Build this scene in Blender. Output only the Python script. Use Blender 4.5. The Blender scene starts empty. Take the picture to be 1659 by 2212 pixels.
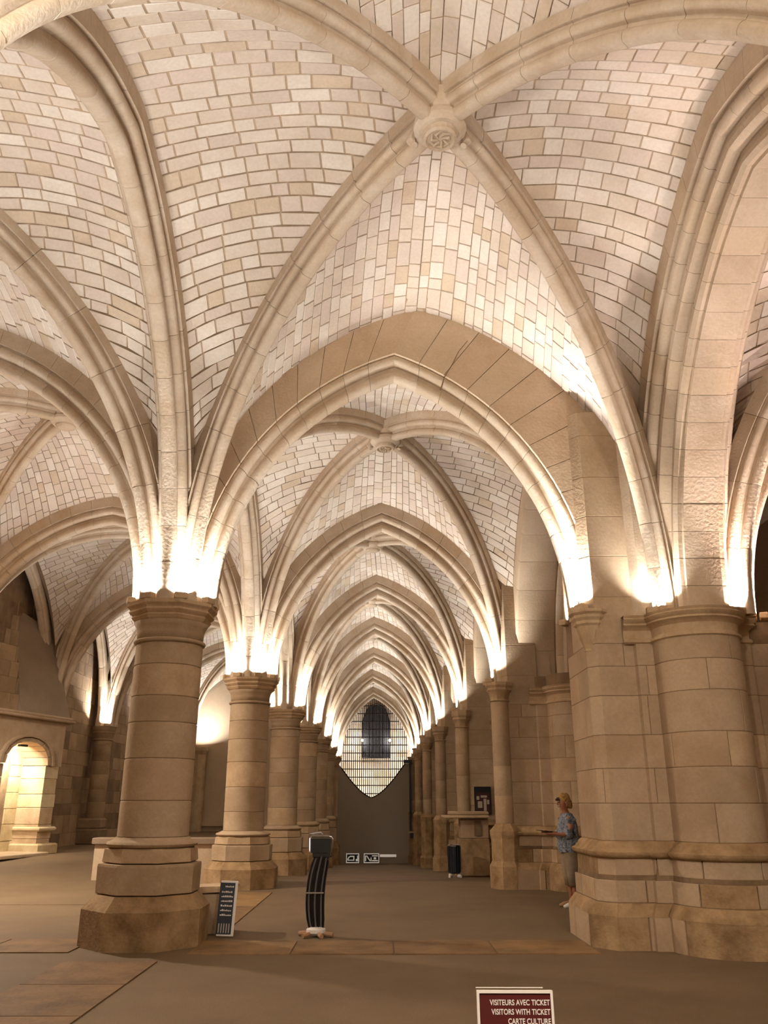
import bpy, bmesh, math, random
from mathutils import Vector as V
random.seed(7)
C = bpy.context.scene.collection
SC = bpy.context.scene
EYE = 1.65
PI = math.pi

# ---------------------------------------------------------------- camera, world, exposure
cam = bpy.data.objects.new('camera', bpy.data.cameras.new('camera'))
C.objects.link(cam); SC.camera = cam
cam.location = (0, 0, EYE)
cam.rotation_euler = (math.radians(90 + 19.56), 0, math.radians(-0.44))
cam.data.sensor_fit = 'VERTICAL'; cam.data.sensor_height = 36.0
cam.data.lens = 36.0 * 1770 / 2212
cam.data.clip_start = 0.05; cam.data.clip_end = 200
w = bpy.data.worlds.new('world'); SC.world = w; w.use_nodes = True
w.node_tree.nodes['Background'].inputs[0].default_value = (1.0, 0.86, 0.70, 1)
w.node_tree.nodes['Background'].inputs[1].default_value = 0.25
SC.view_settings.view_transform = 'Standard'; SC.view_settings.look = 'None'
SC.view_settings.gamma = 1; SC.view_settings.use_curve_mapping = False
SC.view_settings.exposure = 0.04
try:
    SC.cycles.use_denoising = True; SC.cycles.use_light_tree = True
    SC.cycles.use_adaptive_sampling = True; SC.cycles.adaptive_threshold = .12; SC.cycles.adaptive_min_samples = 16; SC.cycles.max_bounces = 6; SC.cycles.diffuse_bounces = 4; SC.cycles.sample_clamp_indirect = 4.0
except Exception: pass
LAMP = (1.0, 0.975, 0.95)
LP = 57.0
FILL = [(-2.4, -1.5, 6.5, 640), (2.8, -1.5, 6.5, 520), (-8.8, 15.5, 6.3, 1050)]   # added warm fill lamps, out of view behind the camera and in the side nave
#                                 # watts of one uplight

# ---------------------------------------------------------------- materials
def lin(c): return tuple((x / 12.92 if x <= .04045 else ((x + .055) / 1.055) ** 2.4) for x in c)
MATS = {}
def stone(name, c1, c2=None, scale=1.3, bump=.35, rough=.9, stain=.25, fine=26.0):
    m = bpy.data.materials.new(name); m.use_nodes = True; nt = m.node_tree; N = nt.nodes; Lk = nt.links
    b = N['Principled BSDF']; b.inputs['Roughness'].default_value = rough
    if 'Specular IOR Level' in b.inputs: b.inputs['Specular IOR Level'].default_value = .25
    geo = N.new('ShaderNodeNewGeometry')
    n1 = N.new('ShaderNodeTexNoise'); n1.inputs['Scale'].default_value = scale; n1.inputs['Detail'].default_value = 6; n1.inputs['Roughness'].default_value = .62
    n2 = N.new('ShaderNodeTexNoise'); n2.inputs['Scale'].default_value = fine; n2.inputs['Detail'].default_value = 5
    Lk.new(geo.outputs['Position'], n1.inputs['Vector']); Lk.new(geo.outputs['Position'], n2.inputs['Vector'])
    r = N.new('ShaderNodeMapRange'); r.inputs[1].default_value = .38; r.inputs[2].default_value = .66
    Lk.new(n1.outputs['Fac'], r.inputs[0])
    mx = N.new('ShaderNodeMix'); mx.data_type = 'RGBA'
    c1 = lin(c1); c2 = lin(c2) if c2 else tuple(x * .72 for x in c1)
    mx.inputs[6].default_value = (*c1, 1); mx.inputs[7].default_value = (*c2, 1); Lk.new(r.outputs[0], mx.inputs[0])
    m2 = N.new('ShaderNodeMix'); m2.data_type = 'RGBA'; m2.blend_type = 'MULTIPLY'; m2.inputs[0].default_value = stain
    Lk.new(mx.outputs[2], m2.inputs[6]); Lk.new(n2.outputs['Fac'], m2.inputs[7])
    Lk.new(m2.outputs[2], b.inputs['Base Color'])
    bp = N.new('ShaderNodeBump'); bp.inputs['Strength'].default_value = bump; bp.inputs['Distance'].default_value = .01
    Lk.new(n2.outputs['Fac'], bp.inputs['Height']); Lk.new(bp.outputs[0], b.inputs['Normal'])
    MATS[name] = m; return m
def plain(name, c, rough=.5, metal=0, emit=0):
    m = bpy.data.materials.new(name); m.use_nodes = True; b = m.node_tree.nodes['Principled BSDF']
    b.inputs['Base Color'].default_value = (*lin(c), 1); b.inputs['Roughness'].default_value = rough; b.inputs['Metallic'].default_value = metal
    if emit: b.inputs['Emission Color'].default_value = (*lin(c), 1); b.inputs['Emission Strength'].default_value = emit
    n = m.node_tree.nodes.new('ShaderNodeTexNoise'); n.inputs['Scale'].default_value = 40
    bp = m.node_tree.nodes.new('ShaderNodeBump'); bp.inputs['Strength'].default_value = .05
    m.node_tree.links.new(n.outputs['Fac'], bp.inputs['Height']); m.node_tree.links.new(bp.outputs[0], b.inputs['Normal'])
    MATS[name] = m; return m
WEB = [stone('web_cream', (.87, .81, .74), (.83, .76, .68), 1.6), stone('web_pale', (.90, .85, .79), (.87, .81, .74), 2.1),
       stone('web_rose', (.86, .79, .73), (.82, .75, .68), 1.1), stone('web_buff', (.84, .76, .66), (.79, .71, .61), 2.4, bump=.6)]
MORT = stone('web_mortar', (.74, .64, .53), (.66, .56, .45), 2.0, bump=.5)
MORTD = stone('web_mortar_dark', (.54, .45, .36), (.48, .40, .32), 2.0, bump=.5)
RIB = [stone('rib_stone', (.85, .78, .69), (.78, .69, .58), 2.2, bump=.5), stone('rib_buff', (.83, .75, .65), (.76, .67, .56), 1.4, bump=.5)]
BAND = [stone('band_stone', (.85, .76, .65), (.79, .70, .58), 1.0), stone('band_stone_warm', (.84, .74, .63), (.78, .68, .56), 1.5)]
PIER = [stone('pier_stone', (.76, .67, .56), (.69, .59, .47), 1.6, bump=.5), stone('pier_grey', (.74, .65, .54), (.67, .57, .46), 1.2, bump=.4),
        stone('pier_rose', (.77, .67, .56), (.70, .59, .47), 1.0, bump=.4), stone('pier_pale', (.81, .71, .58), (.72, .61, .48), 2.2, bump=.6),
        stone('pier_worn', (.72, .60, .45), (.54, .43, .30), 2.8, bump=1.0)]
PMORT = stone('pier_mortar', (.58, .48, .37), (.48, .39, .30), 3)
ROUGH = [stone('rubble_a', (.70, .60, .48), (.60, .50, .39), 1.2, bump=.8), stone('rubble_b', (.66, .56, .45), (.54, .45, .35), 1.8, bump=.8),
         stone('rubble_c', (.72, .62, .50), (.64, .54, .42), 2.0, bump=.6), stone('rubble_d', (.58, .49, .39), (.48, .40, .31), 1.6, bump=.9)]
FLOOR = stone('floor_screed', (.49, .41, .31), (.44, .36, .27), .55, bump=.25, rough=.75, stain=.35, fine=60)
STRIP = [stone('strip_ochre', (.60, .47, .31), (.44, .34, .22), 1.5, bump=.5, rough=.7), stone('strip_brown', (.54, .42, .28), (.42, .32, .21), 1.9, bump=.5, rough=.7)]
PLAST = stone('plaster', (.80, .71, .60), (.77, .68, .57), .5, bump=.15)
SLATE = stone('hood_slab', (.62, .54, .46), (.56, .49, .41), .8)
NICHE = [stone('niche_stone', (.82, .75, .60), (.72, .62, .46), 1.6, bump=.5), stone('niche_stone_b', (.86, .79, .65), (.76, .67, .52), 1.2, bump=.5)]
BLACK = plain('black_plastic', (.06, .06, .07), .35); BLUE = plain('blue_black', (.07, .10, .16), .4)
CHROME = plain('chrome', (.75, .76, .78), .18, 1); IRON = plain('iron', (.12, .10, .09), .45, .5); STEEL = plain('dull_steel', (.40, .39, .38), .4, .3); GLOW_WHITE = plain('glow_white', (.90, .86, .80), .5, 0, .35)  # last one: white with added glow, so sign borders, marks and bar look brighter
WHITE = plain('white_paint', (.86, .83, .80), .5); MAROON = plain('maroon_print', (.30, .05, .05), .5)
GREY = plain('grey_screen', (.68, .64, .59), .85); LENS = plain('lamp_lens', (1, .95, .86), .4, 0, 14)
TAN = plain('tan_foot', (.62, .47, .34), .6); DGLASS = plain('dark_window', (.17, .16, .17), .45)
HAZEL = plain('leather', (.25, .12, .08), .7)

AUTO = {'voussoir': .80, 'drum': .5, 'shaft_drum': .6, 'block': .3, 'torus': .9, 'capital': .6, 'plinth_slope': .5}
# ---------------------------------------------------------------- object helpers
def mesh_obj(name, verts, faces, mats, parent=None, idx=None, smooth=False):
    me = bpy.data.meshes.new(name); me.from_pydata([tuple(v) for v in verts], [], faces)
    for m in (mats if isinstance(mats, (list, tuple)) else [mats]): me.materials.append(m)
    if idx: me.polygons.foreach_set('material_index', idx)
    if smooth: me.polygons.foreach_set('use_smooth', [True] * len(faces))
    me.update()
    o = bpy.data.objects.new(name, me); C.objects.link(o)
    if parent: o.parent = parent
    if name in AUTO: me.polygons.foreach_set('use_smooth', [True] * len(faces)); me.set_sharp_from_angle(angle=AUTO[name])
    return o
def tag(o, label, cat, group=None, kind=None):
    if label: o['label'] = label
    if cat: o['category'] = cat
    if group: o['group'] = group
    if kind: o['kind'] = kind
    return o
def thing(name, label, cat, loc=(0, 0, 0), group=None, kind=None, rz=0):
    o = bpy.data.objects.new(name, None); C.objects.link(o); o.location = loc; o.rotation_euler = (0, 0, rz)
    o.empty_display_size = .1
    return tag(o, label, cat, group, kind)
class MB:
    def __init__(s): s.v = []; s.f = []; s.i = []
    def add(s, vs, fs, mi=0):
        n = len(s.v); s.v += [tuple(v) for v in vs]; s.f += [tuple(a + n for a in f) for f in fs]; s.i += [mi] * len(fs)
    def box(s, x0, x1, y0, y1, z0, z1, mi=0, ch=0):
        if ch:
            c = ch
            vs = []
            for z, k in ((z0, c), (z0 + c, 0), (z1 - c, 0), (z1, c)):
                vs += [(x0 + k, y0 + k, z), (x1 - k, y0 + k, z), (x1 - k, y1 - k, z), (x0 + k, y1 - k, z)]
            fs = [(3, 2, 1, 0), (12, 13, 14, 15)]
            for r in range(3):
                for q in range(4): a = r * 4 + q; b = r * 4 + (q + 1) % 4; fs.append((a, b, b + 4, a + 4))
            s.add(vs, fs, mi); return
        s.add([(x0, y0, z0), (x1, y0, z0), (x1, y1, z0), (x0, y1, z0), (x0, y0, z1), (x1, y0, z1), (x1, y1, z1), (x0, y1, z1)],
              [(3, 2, 1, 0), (4, 5, 6, 7), (0, 1, 5, 4), (1, 2, 6, 5), (2, 3, 7, 6), (3, 0, 4, 7)], mi)
    def lathe(s, prof, n=24, cx=0, cy=0, mi=0, rot=0, cap=True):
        vs = [(cx + r * math.cos(rot + 2 * PI * k / n), cy + r * math.sin(rot + 2 * PI * k / n), z) for r, z in prof for k in range(n)]
        fs = [(i * n + k, i * n + (k + 1) % n, (i + 1) * n + (k + 1) % n, (i + 1) * n + k) for i in range(len(prof) - 1) for k in range(n)]
        if cap: fs.append(tuple(reversed(range(n)))); m = (len(prof) - 1) * n; fs.append(tuple(m + k for k in range(n)))
        s.add(vs, fs, mi)
    def tube(s, pts, r, n=8, mi=0):
        pts = [V(p) for p in pts]; vs = []; m = len(pts)
        for i, p in enumerate(pts):
            t = (pts[min(i + 1, m - 1)] - pts[max(i - 1, 0)]).normalized()
            a = t.cross(V((0, 0, 1)) if abs(t.z) < .9 else V((1, 0, 0))).normalized(); b = t.cross(a)
            rr = r[i] if isinstance(r, (list, tuple)) else r
            vs += [p + a * rr * math.cos(2 * PI * k / n) + b * rr * math.sin(2 * PI * k / n) for k in range(n)]
        fs = [(i * n + k, i * n + (k + 1) % n, (i + 1) * n + (k + 1) % n, (i + 1) * n + k) for i in range(m - 1) for k in range(n)]
        fs += [tuple(range(n)), tuple((m - 1) * n + k for k in range(n))]
        s.add(vs, fs, mi)
    def prism(s, poly, y0, y1, mi=0):      # polygon in x,z extruded along y
        n = len(poly); vs = [(x, y0, z) for x, z in poly] + [(x, y1, z) for x, z in poly]
        fs = [tuple(range(n)), tuple(reversed(range(n, 2 * n)))] + [(k, n + k, n + (k + 1) % n, (k + 1) % n) for k in range(n)]
        s.add(vs, fs, mi)
    def zprism(s, poly, z0, z1, mi=0):
        n = len(poly); vs = [(x, y, z0) for x, y in poly] + [(x, y, z1) for x, y in poly]
        fs = [tuple(reversed(range(n))), tuple(range(n, 2 * n))] + [(k, (k + 1) % n, n + (k + 1) % n, n + k) for k in range(n)]
        s.add(vs, fs, mi)
    def build(s, name, mats, parent=None, smooth=False): return mesh_obj(name, s.v, s.f, mats, parent, s.i, smooth)
ORD = ['zeroth', 'first', 'second', 'third', 'fourth', 'fifth', 'sixth', 'seventh', 'eighth']

# ---------------------------------------------------------------- plan
YS = [3.1, 11.5, 18.8, 25.5, 31.0, 37.0, 44.5, 53.0]
LX = [-2.92, -2.92, -2.86, -2.77, -2.62, -2.58, -2.66, -2.8]
RX = [2.75, 2.75, 2.58, 2.39, 2.15, 2.01, 2.0, 2.05]
ZC = 4.28
ZR = [4.17, 4.17, 4.17, 4.26, 4.26, 4.33, 4.25, 4.25]
MX = -10.0
def floor_z(x, y):
    t = min(max((x + 6.0) / 2.6, 0), 1)                      # 0 in the side nave, 1 in the middle nave
    c = 0 if y < 20 else -.052 * (min(y, 53) - 20)
    l = 0 if y < 18 else .30 * min((y - 18) / 6, 1)
    return c * t + l * (1 - t)

# ---------------------------------------------------------------- large structure: floor, walls, slab above the vaults
def grid_floor():
    xs = [-14, -10.5, -8, -6.6, -6, -5.5, -5, -4.5, -4, -3.4, -2, 0, 2, 4, 6, 9, 13]; ys = [-7, -2, 2, 5, 8, 11, 14, 16, 18, 20, 21, 22, 24, 27, 30, 35, 40, 45, 50, 53, 57, 64]
    vs = [(x, y, floor_z(x, y)) for y in ys for x in xs]; n = len(xs)
    fs = [(j * n + i, j * n + i + 1, (j + 1) * n + i + 1, (j + 1) * n + i) for j in range(len(ys) - 1) for i in range(n - 1)]
    return tag(mesh_obj('floor', vs, fs, FLOOR), 'dull brown floor running the length of the vaulted hall', 'floor', kind='structure')
floor = grid_floor()
def slab_piece(name, x0, x1, y0, y1, mats, parent, ch=.012, h=.012):
    z = floor_z((x0 + x1) / 2, (y0 + y1) / 2)
    m = MB(); m.box(x0, x1, y0, y1, z - .05, z + h, 0, 0)
    return m.build(name, mats, parent)
# cross strip of stone slabs at the first column, long strip toward the camera, strip along the column row
def strip(xa, xb, ya, yb, n, along='x'):
    for k in range(n):
        g = .01
        if along == 'x':
            a = xa + (xb - xa) * k / n; b = xa + (xb - xa) * (k + 1) / n
            slab_piece('slab', a + g, b - g, ya + random.uniform(0, .02), yb, STRIP[random.random() < .5], floor)
        else:
            a = ya + (yb - ya) * k / n; b = ya + (yb - ya) * (k + 1) / n
            slab_piece('slab', xa + random.uniform(0, .02), xb, a + g, b - g, STRIP[random.random() < .5], floor)
strip(-6.8, -3.6, 10.75, 11.75, 3); strip(-2.2, 2.6, 10.62, 11.6, 4)
strip(-3.45, -2.42, 5.2, 10.2, 4, 'y'); strip(-3.3, -2.05, 12.8, 17.6, 4, 'y')
sq = MB(); sq.box(-9.8, -3.4, 15.6, 15.64, -.02, .006); sq.build('joint', PMORT, floor)

def half_patch(m, vs, nrm, proud, inset, mi=0):
    """a stone face: outer quad on the joint plane, inner quad proud of it"""
    c = sum(vs, V()) / 4
    inn = []
    for v in vs:
        d = c - v; L = d.length
        inn.append(v + d * min(.4, inset / max(L, 1e-4)) * 1.4 + nrm * proud)
    m.add(vs + inn, [(4, 5, 6, 7), (0, 1, 5, 4), (1, 2, 6, 5), (2, 3, 7, 6), (3, 0, 4, 7)], mi)

def offset(poly, d, closed=False):
    """offset a plan polyline to its right-hand side (outward)"""
    n = len(poly); out = []
    for i in range(n):
        p = V((*poly[i], 0))
        a = V((*poly[(i - 1) % n], 0)) if (closed or i > 0) else None
        b = V((*poly[(i + 1) % n], 0)) if (closed or i < n - 1) else None
        ns = []
        for q0, q1 in ((a, p), (p, b)):
            if q0 is None or q1 is None: continue
            t = (q1 - q0)
            if t.length < 1e-6: continue
            t.normalize(); ns.append(V((t.y, -t.x, 0)))
        nn = sum(ns, V())
        if nn.length < 1e-3: nn = ns[0].copy()
        nn.normalize(); k = d / max(.5, nn.dot(ns[0]))
        out.append((p.x + nn.x * k, p.y + nn.y * k))
    return out
def ring_skin(m, profs, mi=0):
    """skin between plan polylines given as list of (poly, z)"""
    n = len(profs[0][0]); vs = [(x, y, z) for p, z in profs for x, y in p]
    m.add(vs, [(i * n + k, i * n + k + 1, (i + 1) * n + k + 1, (i + 1) * n + k) for i in range(len(profs) - 1) for k in range(n - 1)], mi)
def along(poly, s):
    for i in range(len(poly) - 1):
        a = V((*poly[i], 0)); b = V((*poly[i + 1], 0)); L = (b - a).length
        if s <= L or i == len(poly) - 2: return a + (b - a) * min(1, max(0, s / L)), i
        s -= L
def stones(poly, z0, z1, ch, ln, mats, parent, name='block', proud=.009, gap=.006, jit=.25, hj=.25, corner=True, weights=None, stuff=False, rng=None):
    """courses of stones laid against a plan polyline: each stone one object, corners are followed"""
    rng = rng or random
    cum = [0]
    for i in range(len(poly) - 1): cum.append(cum[-1] + math.dist(poly[i], poly[i + 1]))
    T = cum[-1]; z = z0; row = 0; cnt = 0
    allm = MB()
    while z < z1 - .02:
        h = ch * (1 + rng.uniform(-hj, hj)); h = min(h, z1 - z)
        if z1 - (z + h) < ch * .4: h = z1 - z
        s = 0; first = True
        while s < T - .01:
            L = ln * (1 + rng.uniform(-jit, jit)) * ((.45 + .55 * (row % 2)) if first else 1); first = False
            e = s + L
            if T - e < ln * .35: e = T
            # polyline part s..e
            pts = [along(poly, s + gap)[0]] + [V((*poly[i], 0)) for i in range(1, len(poly) - 1) if s + gap + .004 < cum[i] < e - gap - .004] + [along(poly, e - gap)[0]]
            pl = [(p.x, p.y) for p in pts]
            outp = offset(pl, proud)
            # shrink ends of front
            def sh(q, r, k=.006):
                d = math.dist(q, r); return (q[0] + (r[0] - q[0]) * k / max(d, .01), q[1] + (r[1] - q[1]) * k / max(d, .01))
            outp[0] = sh(outp[0], outp[1]); outp[-1] = sh(outp[-1], outp[-2])
            a = z + gap; b = z + h - gap; n = len(pl)
            m = allm if stuff else MB()
            vs = [(x, y, a) for x, y in pl] + [(x, y, a + .006) for x, y in outp] + [(x, y, b - .006) for x, y in outp] + [(x, y, b) for x, y in pl]
            fs = [(r * n + k, r * n + k + 1, (r + 1) * n + k + 1, (r + 1) * n + k) for r in range(3) for k in range(n - 1)]
            fs += [(0, n, 2 * n, 3 * n), (n - 1, 4 * n - 1, 3 * n - 1, 2 * n - 1)]
            mi = rng.choices(range(len(mats)), weights)[0]
            m.add(vs, fs, mi if stuff else 0)
            if not stuff: m.build(name, mats[mi], parent)
            cnt += 1; s = e
        z += h; row += 1
    if stuff and allm.v: allm.build('stonework', mats, parent)['kind'] = 'stuff'
    return cnt

def wall(name, poly, z0, z1, label, mat, t=.5):
    m = MB(); pl = list(poly) + list(reversed(offset(poly, -t)))
    m.zprism(pl, z0, z1); return tag(m.build(name, mat), label, 'wall', kind='structure')
wl = wall('wall_left', [(-10.45, 2), (-10.45, 60)], -1.6, 9.6, 'rough brown block wall behind the fireplace and wall pier', PMORT)
# polyline direction chosen so the room lies on its right-hand side
stones([(-10.45, 24.5), (-10.45, 41)], .2, 7.6, .47, .95, ROUGH, wl, jit=.35)
wr = wall('wall_right', [(11.6, 60), (11.6, -6)], -1.6, 9.6, 'pale plain wall of the next nave beyond the moulded arch', PLAST)
wb = wall('wall_back', [(-14, 60.2), (14, 60.2)], -1.8, 9.8, 'pale block wall behind the iron grille at the far end', MORT)
stones([(-4.5, 60.2), (4.5, 60.2)], .2, 8.8, .5, .95, WEB, wb, jit=.3)
wf = wall('wall_front', [(14, -6.5), (-14, -6.5)], -.2, 9.8, 'plain wall at the entrance behind the visitor', PLAST)
# plaster partition closing the side nave
wp = wall('wall_partition', [(-10.3, 44.6), (-2.9, 44.6)], -1.6, 9.6, 'smooth pale plaster wall closing the side nave past the second round column', PLAST, .3)
m = MB(); m.box(-10.3, -3.1, 44.35, 44.6, .55, .75); m.build('ledge', PLAST, wp)
m = MB(); m.box(-14.5, 14.5, -7, 61, 10.4, 10.7)  # slab added over everything to keep world light out through the vault gaps
tag(m.build('ceiling', MORT), 'plain slab added above the stone vaults to block outside light', 'ceiling', kind='structure')

# ---------------------------------------------------------------- half arches
class Half:
    def __init__(s, S, A, z0, r0=.55):
        s.S = V((S[0], S[1], 0)); s.A = V((A[0], A[1], 0)); d = s.A - s.S; s.L = d.length; s.dir = d.normalized()
        s.lat = V((s.dir.y, -s.dir.x, 0)); s.z0 = z0; s.r0 = r0; s.Lp = s.L - r0; s.h = A[2] - z0
        s.circ = s.h >= s.Lp
        s.R = (s.Lp ** 2 + s.h ** 2) / (2 * s.Lp)
    def pt(s, t, v=0, u=0):
        if s.circ:
            R = s.R + v; te = math.acos(max(-1, min(1, (s.R - s.Lp) / R))); th = t * te
            hor = s.r0 + s.R - R * math.cos(th); z = s.z0 + R * math.sin(th)
        else:
            th = t * PI / 2; nx = -math.cos(th) / s.Lp; nz = math.sin(th) / s.h; k = math.hypot(nx, nz)
            hor = s.r0 + s.Lp * (1 - math.cos(th)) + v * nx / k; z = s.z0 + s.h * math.sin(th) + v * nz / k
        p = s.S + s.dir * hor + s.lat * u; p.z = z; return p
    def length(s):
        return sum((s.pt((i + 1) / 12) - s.pt(i / 12)).length for i in range(12))
def sym(h): return [(-u, v) for u, v in reversed(h)] + h[1:]
P_RIB = sym([(0, 0), (.045, 0), (.075, .02), (.09, .06), (.075, .10), (.05, .125), (.055, .16), (.09, .17), (.125, .185), (.145, .22), (.135, .26), (.115, .28), (.12, .30), (.16, .30), (.16, .50)])
P_TRANS = sym([(0, 0), (.055, 0), (.095, .025), (.115, .075), (.095, .125), (.065, .155), (.07, .20), (.12, .21), (.175, .225), (.205, .27), (.20, .32), (.165, .355), (.17, .38), (.235, .38), (.235, .72)])
P_BIG = sym([(0, 0), (.24, 0), (.25, .04), (.31, .03), (.36, .07), (.36, .13), (.31, .17), (.33, .23), (.42, .23), (.48, .27), (.49, .34), (.44, .39), (.46, .44), (.54, .44), (.59, .48), (.60, .54), (.55, .58), (.56, .62), (.64, .62), (.64, 1.05)])
P_PLAIN = sym([(0, 0), (.40, 0), (.45, .05), (.45, .60)])
P_WALL = sym([(0, 0), (.05, 0), (.09, .04), (.09, .10), (.12, .12), (.14, .16), (.14, .35)])
def sweep(H, prof, n, parent, mats, name='voussoir', sub=3, cut=None, g=.0025, t0=0.):
    L = H.length(); gg = g / L
    for k in range(n):
        a = t0 + (1 - t0) * k / n + (gg if k else 0); b = t0 + (1 - t0) * (k + 1) / n - (gg if k < n - 1 else 0)
        vs = []; m = len(prof); jit = random.uniform(-.0025, .0025)
        for i in range(sub + 1):
            t = a + (b - a) * i / sub
            for u, v in prof: vs.append(H.pt(t, v + jit, u))
        fs = [(i * m + j, i * m + j + 1, (i + 1) * m + j + 1, (i + 1) * m + j) for i in range(sub) for j in range(m - 1)]
        fs += [tuple(range(m)), tuple(sub * m + j for j in reversed(range(m)))]
        o = mesh_obj(name, vs, fs, random.choices(mats, [3] + [1] * (len(mats) - 1))[0], parent)
SM = []
def arch(name, label, cat, S1, S2, A, z1, z2, r1, r2, prof, n, mats=RIB, group=None, only=None, sub=3):
    t = thing(name, label, cat, (0, 0, 0), group)
    H1 = Half(S1, A, z1, r1); H2 = Half(S2, A, z2, r2)
    if only != 2: sweep(H1, prof, n, t, mats, sub=sub)
    if only != 1: sweep(H2, prof, n, t, mats, sub=sub)
    return t, H1, H2

# ---------------------------------------------------------------- vault webs
def cell(W1, W2, D1, D2, dw, dd, uw, ud, label, mode, tmax=1.0, camber=.20, mort=MORT, course=.185, blen=.34, wts=(4, 4, 3, 1)):
    """one vault cell: wall-arch halves W, diagonal halves D; courses run parallel to the ridge"""
    mid = (W1.pt(1, dw) + D1.pt(1, dd)) / 2
    mort_m = MB(); blocks = []; stuffm = MB(); rng = random
    for W, D in ((W1, D1), (W2, D2)):
        cen = (W1.pt(.7, dw) + W2.pt(.7, dw) + D1.pt(.7, dd) + D2.pt(.7, dd)) / 4
        sw = 1 if (cen - W.pt(.7, dw)).dot(W.lat) > 0 else -1
        sd = 1 if (cen - D.pt(.7, dd)).dot(D.lat) > 0 else -1
        span1 = (D.pt(1, dd) - W.pt(1, dw)).length; dirn = (D.pt(1, dd) - W.pt(1, dw)).normalized()
        def P(t, s):
            a = W.pt(t, dw, sw * uw); b = D.pt(t, dd, sd * ud * min(1, (1 - t) / .2)); wd = max(0, (b - a).dot(dirn))
            p = a.lerp(b, s); sp = (b - a).length
            k4 = 4 * max(0, s) * max(0, 1 - s) * min(1, sp / span1)
            p.z += camber * k4 * (.35 + .65 * t)
            if t > .5:                                       # round the crown between the two wall-arch halves
                r0_ = W.pt(1, dw, sw * uw).lerp(D.pt(1, dd), s); q = math.hypot(p.x - r0_.x, p.y - r0_.y); c = .75 * k4
                p.z -= mW * (1 - s) * (math.sqrt(q * q + c * c) - q)
            return p
        e1 = W.pt(1, dw); e0 = W.pt(.96, dw); mW = (e1.z - e0.z) / max(.01, math.hypot(e1.x - e0.x, e1.y - e0.y)) + .12
        nt, ns = 24, 10; base = []
        for i in range(nt + 1):
            for j in range(ns + 1): base.append(P(i / nt, -.04 + 1.08 * j / ns))
        mort_m.add(base, [(i * (ns + 1) + j, i * (ns + 1) + j + 1, (i + 1) * (ns + 1) + j + 1, (i + 1) * (ns + 1) + j) for i in range(nt) for j in range(ns)])
        if mode == 'bare': continue
        # lengths of the two edges -> courses
        Lw = (W.length() + D.length()) / 2 * .98
        nc = max(6, int(round(Lw / course))); row = 0
        ts = [0]; 
        for k in range(nc): ts.append(ts[-1] + rng.uniform(.8, 1.25))
        ts = [x / ts[-1] for x in ts]
        for k in range(nc):
            t0, t1 = ts[k], ts[k + 1]
            if t1 < .16: continue
            a = P((t0 + t1) / 2, 0); b = P((t0 + t1) / 2, 1); wd = (b - a).dot(dirn)
            if wd < .10: continue
            if (t0 + t1) / 2 < .34: 
                if k % 2 == 0: continue     # big plain courses low down are two units high
                t0 = ts[k - 1] if k else t0
            sp = (b - a).length; s = 0; first = True
            low = (t0 + t1) / 2 < .34
            bl = blen * (1.8 if low else 1)
            gp = .0085 if ('column side cell of the nearest' in label or 'nearest side' in label) else .0055
            gt = gp / Lw; gs = gp / sp
            o0 = P(t0, 0); xa0 = 0.; xb0 = (P(t0, 1) - o0).dot(dirn); xa1 = (P(t1, 0) - o0).dot(dirn); xb1 = (P(t1, 1) - o0).dot(dirn)
            lo, hi = min(xa0, xa1), max(xb0, xb1); x_ = lo
            while x_ < hi - 1e-6:
                L = bl * rng.uniform(.65, 1.4) * (rng.uniform(.4, 1) if first else 1); first = False
                e = x_ + L
                if hi - e < .45 * bl: e = hi
                cs = lambda xx, a_, b_: min(1, max(0, (xx - a_) / max(b_ - a_, .02)))
                sa0, se0, sa1, se1 = cs(x_, xa0, xb0), cs(e, xa0, xb0), cs(x_, xa1, xb1), cs(e, xa1, xb1)
                x_ = e
                if se0 - sa0 < 2.5 * gs and se1 - sa1 < 2.5 * gs: continue
                if se0 - sa0 < 2.5 * gs: se0 = sa0 + 2.5 * gs
                if se1 - sa1 < 2.5 * gs: se1 = sa1 + 2.5 * gs
                q = [P(t0 + gt, sa0 + gs), P(t0 + gt, se0 - gs), P(t1 - gt, se1 - gs), P(t1 - gt, sa1 + gs)]
                nn = (q[1] - q[0]).cross(q[3] - q[0]).normalized()
                if nn.z > 0: nn = -nn
                q = [x + nn * .004 for x in q]
                mi = rng.choices(range(4), (4, 4, 3, 4) if (low and mode == 'blocks') else wts)[0]
                if mode == 'blocks':
                    bm = MB(); half_patch(bm, q, nn, .007 + rng.uniform(0, .006), .006); blocks.append((bm, mi))
                else:
                    half_patch(stuffm, q, nn, .010, .006, mi)
            row += 1
    o = mort_m.build('ceiling', mort, smooth=True)
    tag(o, label, 'ceiling', kind='structure')
    if len(blocks) > 300:
        for bm, mi in blocks[300:]: stuffm.add(bm.v, bm.f, mi)
        blocks = blocks[:300]
    for bm, mi in blocks: bm.build('block', WEB[mi], o)
    if stuffm.v: stuffm.build('blockwork', WEB, o)['kind'] = 'stuff'
    return o
NVOU = 0
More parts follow.
